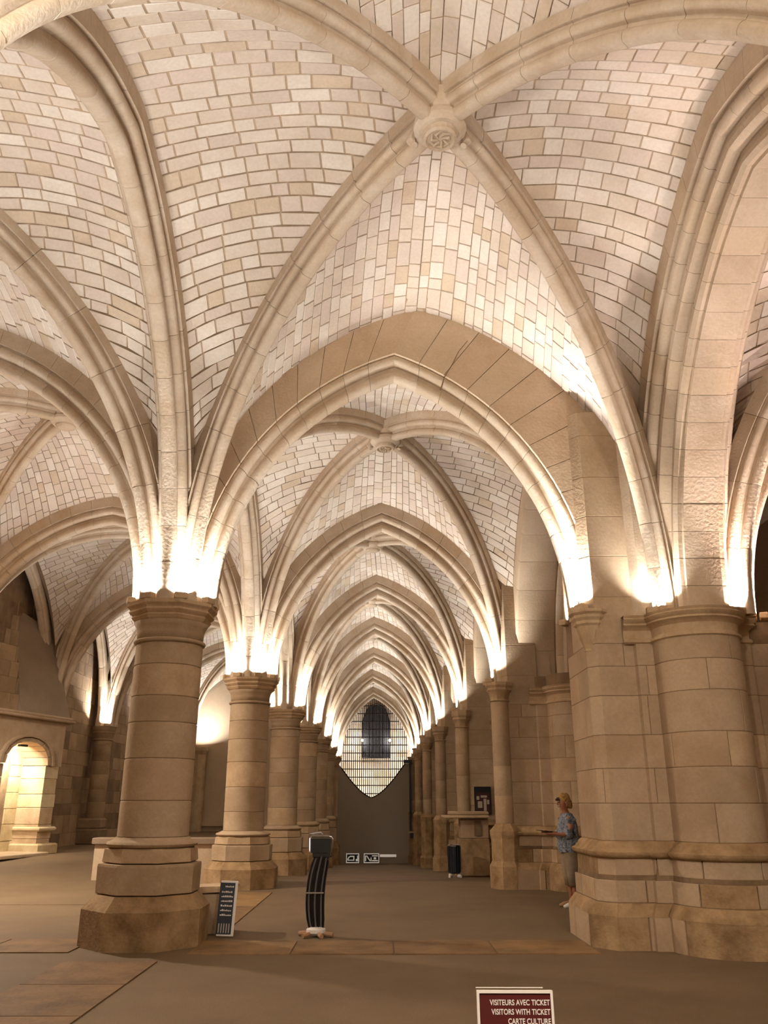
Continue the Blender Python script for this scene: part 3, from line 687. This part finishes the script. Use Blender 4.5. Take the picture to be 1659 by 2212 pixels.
# floor signs before the screen
def floor_sign(x0, x1, label, glyph):
    z = floor_z(0, 51.4); t = thing('floor_sign', label, 'sign', (x0, 51.4, z)); wd = x1 - x0
    m = MB(); m.box(0, wd, 0, .08, .0, .56, ch=.01); m.build('case', BLACK, t)
    m = MB(); e = .03; 
    for b in ((.02, wd - .02, .02, .07), (.02, wd - .02, .49, .54), (.02, .07, .07, .49), (wd - .07, wd - .02, .07, .49)): m.box(b[0], b[1], -.012, 0, b[2], b[3])
    m.build('border', GLOW_WHITE, t)
    m = MB()
    if glyph == 'D':
        out = [(.10, .12), (.10, .22), (.16, .32), (.26, .38), (.50, .38), (.50, .12)]; inn = [(.17, .17), (.17, .22), (.21, .28), (.28, .32), (.44, .32), (.44, .17)]
        m.prism([(x_, z_ + .03) for x_, z_ in out], -.016, -.004)
        m.prism([(.58, .12), (.72, .12), (.72, .42), (.66, .42), (.66, .24), (.58, .24)], -.016, -.004)
        m.build('mark', GLOW_WHITE, t); m = MB(); m.prism([(x_, z_ + .03) for x_, z_ in inn], -.022, -.014); m.build('counter', BLACK, t)
    else:
        for q in ([(.10, .12), (.10, .42), (.16, .42), (.16, .12)], [(.16, .42), (.22, .42), (.42, .14), (.36, .12)], [(.42, .12), (.42, .32), (.47, .32), (.47, .12)], [(.50, .12), (.50, .18), (.84, .18), (.84, .12)], [(.50, .38), (.84, .38), (.84, .43), (.50, .43)], [(.60, .22), (.60, .33), (.74, .33), (.74, .22)]):
            m.prism(q, -.016, -.004)
        m.build('mark', GLOW_WHITE, t)
floor_sign(-1.82, -1.02, 'black floor sign with white border and rounded mark, before the grey screen', 'D')
floor_sign(-.80, .14, 'black floor sign with white border and angular marks, before the grey screen', 'N')
t = thing('barrier_bar', 'short white bar beside the two black floor signs', 'bar', (.16, 51.4, floor_z(0, 51.4)))
m = MB(); m.box(0, .95, 0, .06, .34, .48, ch=.01); m.build('bar', GLOW_WHITE, t)
for q in (.15, .8): m = MB(); m.box(q, q + .05, .0, .05, 0, .36); m.build('foot', GREY, t)

# ---------------------------------------------------------------- black ribbed stand in the middle of the floor
t = thing('ribbed_stand', 'tall black ribbed stand with chrome-rimmed head in the middle of the floor', 'stand', (-.80, 12.0, 0))
m = MB(); m.lathe([(.10, .03), (.13, .05), (.13, .09), (.08, .12)], 16); m.build('base', WHITE, t)
for a in (-2.3, -1.2, -.35, 2.9, 1.4):
    m = MB(); m.tube([(.06 * math.cos(a), .06 * math.sin(a), .05), (.17 * math.cos(a), .17 * math.sin(a), .035), (.24 * math.cos(a), .24 * math.sin(a), .03)], [.02, .032, .028], 8); m.build('foot', TAN, t)
def bend(s): return -.035 * math.sin(s * PI) + .055 * s * s
for k in range(9):
    a = PI + PI * k / 8
    m = MB(); m.tube([(.115 * math.cos(a) * (1 - .25 * (abs(s - .5) * 2) ** 4) + bend(s), .06 * math.sin(a), .10 + .88 * s) for s in [q / 12 for q in range(13)]], .017 if k % 2 else .013, 6); m.build('slat', BLACK if k % 2 else STEEL, t)
m = MB(); m.add([(x_ * (.10 if s in (0, 1) else .118) + bend(s), y_, .10 + .88 * s) for s in [q / 8 for q in range(9)] for x_, y_ in ((-1, .05), (-1, -.02), (1, -.02), (1, .05))], [(r * 4 + k, r * 4 + (k + 1) % 4, r * 4 + 4 + (k + 1) % 4, r * 4 + 4 + k) for r in range(8) for k in range(4)] + [(3, 2, 1, 0), (32, 33, 34, 35)]); m.build('body', BLACK, t)
m = MB(); m.box(-.145, .09, -.085, -.055, .52, .54); m.build('band', CHROME, t)
m = MB(); m.box(-.07, .13, -.07, .05, .96, 1.02, ch=.01); m.build('neck', BLACK, t)
hp = [(-.10, 1.03), (-.11, 1.20), (-.09, 1.22), (.18, 1.22), (.20, 1.19), (.18, .98), (.14, .93)]
m = MB(); m.tube([(x_, -.06, z_) for x_, z_ in hp], .014, 8); m.build('rim', CHROME, t, True)
m = MB(); m.prism([(-.09, 1.02), (-.10, 1.20), (.17, 1.20), (.17, .99), (.13, .95)], -.05, .03); m.build('head', BLACK, t)
m = MB(); m.box(-.09, .15, -.12, .06, 1.225, 1.24); m.build('tray', CHROME, t)
m = MB(); m.tube([(-.12, -.02, 1.25), (-.02, -.02, 1.27), (.04, -.02, 1.27), (.06, -.02, 1.245)], .012, 6); m.build('handle', CHROME, t)

# ---------------------------------------------------------------- bin by the piers
fz = floor_z(1.9, 23.0)
t = thing('litter_bin', 'dark blue-black ribbed bin standing on two pale feet by the third pier', 'bin', (2.0, 23.0, fz))
m = MB(); m.lathe([(.13, .10), (.15, .13), (.155, .74), (.14, .76)], 18); m.build('body', BLUE, t)
for k in range(12):
    a = 2 * PI * k / 12; m = MB(); m.tube([(.158 * math.cos(a), .158 * math.sin(a), .13), (.162 * math.cos(a), .162 * math.sin(a), .74)], .012, 5); m.build('slat', BLACK, t)
m = MB(); m.lathe([(.15, .74), (.175, .75), (.175, .78), (.14, .79), (.12, .77)], 18); m.build('rim', CHROME, t)
for sx in (-.11, .10):
    m = MB(); m.tube([(sx, .1, .06), (sx, -.05, .05), (sx * 1.4, -.2, .035)], [.045, .055, .03], 8); m.build('foot', WHITE, t)
    m = MB(); m.box(sx - .03, sx + .03, -.03, .06, .05, .13); m.build('leg', BLACK, t)

t = thing('stone_ledge', 'layered stone ledge shelf behind the ribbed bin, before the third pier', 'ledge', (0, 0, 0))
m = MB(); m.box(1.78, 3.0, 23.4, 24.4, 1.27, 1.34, ch=.02); m.build('shelf', PIER[3], t)
m = MB(); m.box(1.95, 3.0, 23.5, 24.3, 1.34, 1.44, ch=.03); m.build('upper_shelf', PIER[1], t)
m = MB(); m.box(2.25, 3.0, 23.7, 24.3, .75, 1.27, ch=.02); m.build('block', PIER[2], t)
m = MB(); m.box(2.18, 3.0, 23.6, 24.3, fz - .02, .75, ch=.03); m.build('lower_block', PIER[4], t)
m = MB(); m.box(2.62, 2.80, 23.66, 23.72, .82, 1.2); m.build('recess', PMORT, t)

# ---------------------------------------------------------------- stone block and small sign by the first column
t = thing('stone_block', 'low pale stone block with a flat cap beside the first round column', 'block', (-2.2, 12.35, 0))
m = MB(); m.box(-.35, .22, -.2, .25, 0, .50, ch=.015); m.build('body', PIER[0], t)
m = MB(); m.add([(-.40, -.24, .50), (.28, -.26, .53), (.28, .30, .53), (-.40, .28, .50), (-.36, -.22, .58), (.28, -.26, .60), (.26, .28, .60), (-.34, .26, .58)], [(3, 2, 1, 0), (4, 5, 6, 7), (0, 1, 5, 4), (1, 2, 6, 5), (2, 3, 7, 6), (3, 0, 4, 7)]); m.build('cap', PIER[3], t)
t = thing('notice_panel', 'narrow black notice with white lines leaning by the pale stone block', 'sign', (-1.99, 11.88, 0), rz=.10)
t.rotation_euler = (math.radians(-4), math.radians(2.5), .12)
m = MB(); m.box(-.10, .12, .0, .03, .02, .68, ch=.006); m.build('frame', WHITE, t)
m = MB(); m.box(-.11, .085, -.008, .001, .045, .655); m.build('face', BLUE, t)
random.seed(3)
m = MB()
for r in range(7):
    z = .60 - r * .055 - (.01 if r else 0); x_ = -.04 if r == 0 else -.08
    while x_ < .06:
        l = random.uniform(.008, .022); m.box(x_, min(x_ + l, .07), -.0105, -.007, z, z + random.uniform(.012, .022)); x_ += l + .006
m.build('text_lines', WHITE, t)['kind'] = 'stuff'
m = MB()
for k in range(5): m.box(-.085 + k * .033, -.072 + k * .033, -.0105, -.007, .06, .17)
m.build('stripes', GREY, t)

# ---------------------------------------------------------------- low wall in the side nave
t = thing('low_wall', 'low pale wall with dark coping between the first and second round columns', 'wall', (0, 0, 0), kind='thing')
m = MB(); m.box(-6.2, -3.1, 19.45, 19.75, floor_z(-5, 19.6) - .05, .80); m.build('body', PLAST, t)
m = MB(); m.box(-6.25, -3.05, 19.38, 19.8, .80, .93, ch=.01); m.build('coping', SLATE, t)

# ---------------------------------------------------------------- framed picture on the third pier
t = thing('picture', 'dark framed picture hanging on the third pier', 'picture', (3.04, 25.03, 1.72))
m = MB(); m.box(-.24, .24, -.03, .03, -.38, .38, ch=.01); m.build('frame', BLACK, t)
m = MB(); m.box(-.20, .20, -.036, -.03, -.34, .34); m.build('print', HAZEL, t)
m = MB(); random.seed(5)
for q in ((-.15, -.02, -.20, -.02), (.02, .10, -.28, .05), (-.06, .12, .08, .14), (-.18, -.10, .02, .12), (.12, .18, -.1, .02)): m.box(q[0], q[1], -.040, -.035, q[2], q[3])
m.build('pale_marks', GREY, t)
m = MB(); m.box(-.2, .2, -.041, -.036, .22, .34); m.build('top_band', BLACK, t)

# ---------------------------------------------------------------- ticket sign in the foreground
t = thing('ticket_sign', 'maroon ticket sign with white lettering and white frame on a stand', 'sign', (.450, 3.0, -.012))
t.rotation_euler = (math.radians(-3), 0, math.radians(-1))
W2_, ZT = .124, 1.085
m = MB()
for b in ((-W2_, W2_, ZT - .008, ZT), (-W2_, W2_, ZT - .36, ZT - .352), (-W2_, -W2_ + .008, ZT - .352, ZT - .008), (W2_ - .008, W2_, ZT - .352, ZT - .008)): m.box(b[0], b[1], -.008, .008, b[2], b[3])
m.build('frame', WHITE, t)
m = MB(); m.box(-W2_ + .006, W2_ - .006, -.003, .006, ZT - .354, ZT - .006); m.build('face', MAROON, t)
m = MB(); m.box(-W2_ - .002, W2_ - .03, .0, .003, ZT + .006, ZT + .0085); m.build('holder_edge', WHITE, t)
m = MB(); m.tube([(0, .02, .03), (0, .02, ZT - .1)], .012, 10); m.build('pole', CHROME, t)
m = MB(); m.lathe([(.15, 0), (.15, .015), (.03, .03)], 24, 0, .02); m.build('base', BLACK, t)
for k, s in enumerate(['VISITEURS AVEC TICKET', 'VISITORS WITH TICKET', 'CARTE CULTURE', 'PARIS MUSEUM PASS']):
    cu = bpy.data.curves.new('lettering', 'FONT'); cu.body = s; cu.size = .0222; cu.align_x = 'RIGHT'; cu.extrude = .0006; cu.offset = .0004; cu.space_character = 1.02
    o = bpy.data.objects.new('lettering', cu); C.objects.link(o); o.parent = t; o.location = (W2_ - .011, -.0045, ZT - .042 - k * .0265); o.rotation_euler = (PI / 2, 0, 0)
    cu.materials.append(WHITE); o.scale = (.80, 1, 1)
    me = bpy.data.meshes.new_from_object(o); mt = bpy.data.objects.new('lettering', me); C.objects.link(mt); mt.parent = t; mt.location = o.location; mt.rotation_euler = o.rotation_euler; mt.scale = o.scale
    bpy.data.objects.remove(o)

# ---------------------------------------------------------------- fireplace against the rough wall
fa = math.atan2(2.5, .75)
t = thing('fireplace', 'great stone fireplace with dark hood and lit arched niche', 'fireplace', (-10.05, 23.0, .28), rz=fa)
def fb(name, x0, x1, y0, y1, z0, z1, mat, ch=.01): m = MB(); m.box(x0, x1, y0, y1, z0, z1, ch=ch); return m.build(name, mat, t)
# niche jambs and arch stones, local x along the face, y into the wall
z = 0; k = 0
for h in (.42, .38, .45, .36, .42, .35):
    fb('jamb_stone', 1.80, 2.35 + .03 * (k % 2), .0, .9, z + .004, z + h - .004, NICHE[k % 2] if k > 2 else PIER[3]); fb('jamb_stone', -.9, .06, 0, .9, z + .004, z + h - .004, PIER[k % 4]); z += h; k += 1
fb('jamb_base', 1.70, 2.55, -.16, .9, 0, .30, NICHE[0], .04); fb('jamb_moulding', 1.74, 2.48, -.10, .9, .62, .74, NICHE[1], .04); fb('hearth', -1.6, 1.75, -.5, .9, 0, .10, PIER[0], .02)
# back of niche in blocks
z = 0; k = 0; random.seed(9)
while z < 3.1:
    h = random.uniform(.3, .45); x_ = 0
    while x_ < 1.85:
        l = random.uniform(.45, .8); fb('niche_block', x_ + .004, min(x_ + l, 1.85) - .004, .80 + random.uniform(0, .012), .92, z + .004, z + h - .004, random.choice(NICHE)); x_ += l
    z += h
def apx(u): return .93 + .87 * u
N_ = 10
for k in range(N_):
    th0, th1 = PI * (1 - k / N_) , PI * (1 - (k + 1) / N_)
    def pa(th, r): return (.93 + .87 * r * math.cos(th), 2.38 + .62 * r * math.sin(th) ** .85 if math.sin(th) > 0 else 2.38)
    q = [pa(th0 - .01, 1), pa(th0 - .01, 1.16), pa(th1 + .01, 1.16), pa(th1 + .01, 1)]
    m = MB(); m.prism(q, -.06, .85); m.build('arch_stone', PIER[k % 4], t)
    q = [pa(th0, 1.2), pa(th0, 1.30), pa(th1, 1.30), pa(th1, 1.2)]
    m = MB(); m.prism(q, -.10, .3); m.build('hood_mould', PIER[0], t)
# spandrel above the arch, split to the left and right so that the opening stays free
for side in (-1, 1):
    pts = [(.93 + side * .87 * 1.28 * math.cos(a), 2.38 + .62 * 1.28 * math.sin(a) ** .85) for a in [PI / 2 * q / 8 for q in range(9)]]
    poly = pts + [(.93, 3.62), (.93 + side * 1.55, 3.62), (.93 + side * 1.55, 2.38)]
    m = MB(); m.prism(poly, 0, .85); m.build('spandrel', PIER[0], t)
fb('mantel_shelf', -1.2, 2.72, -.16, .9, 3.62, 3.70, PIER[1], .02); fb('mantel_moulding', -1.15, 2.66, -.10, .9, 3.70, 3.78, PIER[0], .02)
m = MB(); m.add([(.35, -.06, 3.78), (2.55, -.06, 3.78), (2.0, .55, 6.35), (.35, .645, 6.75), (.35, 1, 3.78), (2.55, 1, 3.78), (2.0, 1, 6.35), (.35, 1, 6.75)], [(0, 1, 2, 3), (7, 6, 5, 4), (0, 4, 5, 1), (1, 5, 6, 2), (2, 6, 7, 3), (3, 7, 4, 0)]); m.build('hood', SLATE, t)
z = 3.78; k = 0
while z < 7.2:
    x_ = -1.0
    while x_ < .34: l = .62 if (k % 2) else .5; fb('hood_block', x_ + .004, min(x_ + l, .34) - .004, .05 + (z - 3.78) * .17, 1, z + .004, z + .44, ROUGH[(k + int(x_ * 3)) % 3]); x_ += l
    z += .45; k += 1
for a, b in ((.3, 2.0), (1.3, 2.2)):
    pass
ld = bpy.data.lights.new('niche_light', 'AREA'); ld.size = .3; ld.size_y = .1; ld.energy = 120; ld.color = (1, .90, .72)
l = bpy.data.objects.new('niche_light', ld); C.objects.link(l); l.parent = t; l.location = (.9, .22, 2.80); l.rotation_euler = (math.radians(35), 0, 0)
fb('niche_lamp', .75, 1.05, .10, .2, 2.86, 2.92, BLACK)

# ---------------------------------------------------------------- the visitor behind the first pier
SKIN = plain('skin', (.62, .40, .29), .55); HAIR = stone('hair', (.78, .62, .38), (.50, .36, .20), 30, bump=1); 
BLOUSE = stone('blouse', (.68, .70, .74), (.24, .28, .36), 26, bump=.3, stain=.3); TROU = stone('trousers', (.62, .55, .46), (.56, .49, .41), 6)
t = thing('person', 'woman in a patterned blue-grey blouse holding a dark leaflet behind the pier', 'person', (3.30, 15.2, 0), rz=.15)
def skin_mesh(name, verts, edges, rad, mat, parent, sub=2):
    me = bpy.data.meshes.new(name); me.from_pydata(verts, edges, []); me.materials.append(mat)
    o = bpy.data.objects.new(name, me); C.objects.link(o); o.parent = parent
    sk = o.modifiers.new('skin', 'SKIN'); sk.use_smooth_shade = True
    for i, r in enumerate(rad):
        d = me.skin_vertices[0].data[i]; d.radius = r if isinstance(r, tuple) else (r, r); d.use_root = (i == 0)
    ss = o.modifiers.new('sub', 'SUBSURF'); ss.levels = sub; ss.render_levels = sub
    return o
vv = []; ee = []; rr = []
def jt(p, r, par=None):
    vv.append(p); rr.append(r)
    if par is not None: ee.append((par, len(vv) - 1))
    return len(vv) - 1
pel = jt((0, 0, .96), (.15, .12)); bel = jt((-.005, 0, 1.12), (.14, .11), pel); ch = jt((0, 0, 1.33), (.15, .11), bel); nb = jt((-.01, 0, 1.47), .07, ch); nk = jt((-.03, 0, 1.53), .052, nb)
hd = jt((-.055, 0, 1.61), (.078, .072), nk); hc = jt((-.045, 0, 1.68), (.095, .08), hd); ht = jt((-.03, 0, 1.75), (.07, .06), hc)
for s, (ex, wx, wz) in ((-1, (-.03, -.30, 1.15)), (1, (-.06, -.30, 1.17))):
    sh = jt((0, s * .17, 1.42), .06, ch); el = jt((ex, s * .22, 1.14), .043, sh); wr = jt((wx, s * .12, wz), .027, el); pm = jt((wx - .07, s * .09, wz + .01), (.036, .018), wr)
    for q in range(4): 
        f1 = jt((wx - .12, s * (.115 - .02 * q), wz + .012), .0085, pm); jt((wx - .155 + .006 * abs(q - 1), s * (.11 - .02 * q), wz - .005), .007, f1)
    th = jt((wx - .06, s * .05, wz + .03), .0095, wr); jt((wx - .10, s * .045, wz + .035), .008, th)
    hp_ = jt((0, s * .085, .88), (.10, .095), pel); kn = jt((-.015 * s, s * .09, .50), .058, hp_); ca = jt((.02, s * .09, .34), .052, kn); an = jt((.02, s * .09, .09), .036, ca); ft = jt((-.07, s * .095, .035), (.04, .028), an); jt((-.17, s * .10, .028), (.036, .02), ft)
bd = skin_mesh('body', vv, ee, rr, SKIN, t)
m = MB(); m.tube([(-.13, 0, 1.665), (-.158, 0, 1.632), (-.135, 0, 1.622)], [.010, .017, .012], 8); m.build('nose', SKIN, bd, True)
m = MB(); m.box(-.142, -.125, -.028, .028, 1.588, 1.597, ch=.003); m.build('mouth', MAROON, bd)
for s in (-1, 1):
    m = MB(); m.lathe([(0, -.012), (.012, 0), (0, .012)], 8, -.132, s * .034, cap=False); e = m.build('eye', DGLASS, bd); e.location = (0, 0, 1.668)
    m = MB(); m.tube([(-.02, s * .078, 1.60), (-.015, s * .088, 1.64), (-.03, s * .08, 1.67)], .014, 6); m.build('ear', SKIN, bd, True)
m = MB()
for r_, z_, cx_ in ((.05, 1.56, .05), (.085, 1.60, .03), (.10, 1.66, .01), (.105, 1.72, -.02), (.09, 1.78, -.025), (.05, 1.82, -.02)):
    m.v += [(cx_ + r_ * math.cos(2 * PI * k / 16) * (1 + .06 * math.sin(5 * k)), r_ * .95 * math.sin(2 * PI * k / 16) * (1 + .06 * math.cos(3 * k)), z_) for k in range(16)]
m.f = [(i * 16 + k, i * 16 + (k + 1) % 16, i * 16 + 16 + (k + 1) % 16, i * 16 + 16 + k) for i in range(5) for k in range(16)] + [tuple(range(80, 96)), tuple(reversed(range(16)))]; m.i = [0] * len(m.f); m.build('hair', HAIR, t, True)
m = MB(); m.tube([(-.09, 0, 1.72), (-.15, 0, 1.715), (-.185, 0, 1.70)], [.035, .03, .012], 10); m.build('cap_brim', HAZEL, t, True)
m = MB()
for z_, rx, ry in ((.86, .165, .20), (.95, .19, .225), (1.10, .175, .205), (1.28, .165, .20), (1.40, .13, .20), (1.46, .09, .13), (1.49, .07, .08)):
    m.v += [(rx * math.cos(2 * PI * k / 20) * (1 + .03 * math.sin(7 * k)), ry * math.sin(2 * PI * k / 20), z_) for k in range(20)]
m.f = [(i * 20 + k, i * 20 + (k + 1) % 20, i * 20 + 20 + (k + 1) % 20, i * 20 + 20 + k) for i in range(6) for k in range(20)]; m.i = [0] * len(m.f)
bl = m.build('blouse', BLOUSE, t, True)
for s in (-1, 1):
    m = MB(); m.tube([(0, s * .12, 1.44), (.0, s * .205, 1.38), (-.02, s * .235, 1.15), (-.12, s * .20, 1.14)], [.065, .088, .085, .075], 10); m.build('sleeve', BLOUSE, bl, True)
    m = MB(); m.tube([(0, s * .06, .97), (-.005, s * .09, .75), (-.01, s * .095, .50), (.01, s * .095, .34)], [.12, .115, .088, .082], 12); m.build('trouser_leg', TROU, t, True)
    m = MB(); m.tube([(.05, s * .095, .035), (-.03, s * .095, .045), (-.12, s * .10, .035), (-.20, s * .10, .02)], [.035, .045, .042, .02], 10); m.build('shoe', WHITE if s < 0 else TAN, t, True)
lf = thing('leaflet', "dark leaflet held open in the woman's hands", 'leaflet', (2.90, 15.15, 1.185), rz=.15)
m = MB(); m.add([(-.12, -.12, .02), (.10, -.12, -.01), (.10, .12, -.01), (-.12, .12, .02), (-.12, -.12, .03), (.10, -.12, 0), (.10, .12, 0), (-.12, .12, .03)], [(3, 2, 1, 0), (4, 5, 6, 7), (0, 1, 5, 4), (1, 2, 6, 5), (2, 3, 7, 6), (3, 0, 4, 7)]); m.build('cover', BLACK, lf)
m = MB(); m.box(-.02, .10, -.11, .11, .002, .010); m.build('page', BLUE, lf)

# ---------------------------------------------------------------- warm fill lamps added out of view to brighten the lower hall
for (lx, ly, lz, e) in FILL:
    t = thing('fill_lamp', f"added warm fill lamp in the {'entrance' if ly < 3 else 'side nave'} at {'the columns' if lx < 0 else 'the piers'}", 'lamp', (lx, ly, lz), 'added fill lamps')
    m = MB(); m.lathe([(.02, .22), (.12, .2), (.20, .05), (.20, .02)], 16); m.build('shade', IRON, t)
    m = MB(); m.tube([(0, 0, .2), (0, 0, 3.0)], .01, 6); m.build('cord', IRON, t)
    ld = bpy.data.lights.new('warm_fill', 'AREA'); ld.shape = 'DISK'; ld.size = .5; ld.energy = e; ld.color = (1.0, .86, .70)
    l = bpy.data.objects.new('warm_fill', ld); C.objects.link(l); l.parent = t; l.location = (0, 0, 0); l.rotation_euler = (math.radians(35) if ly < 3 else 0, 0, 0)
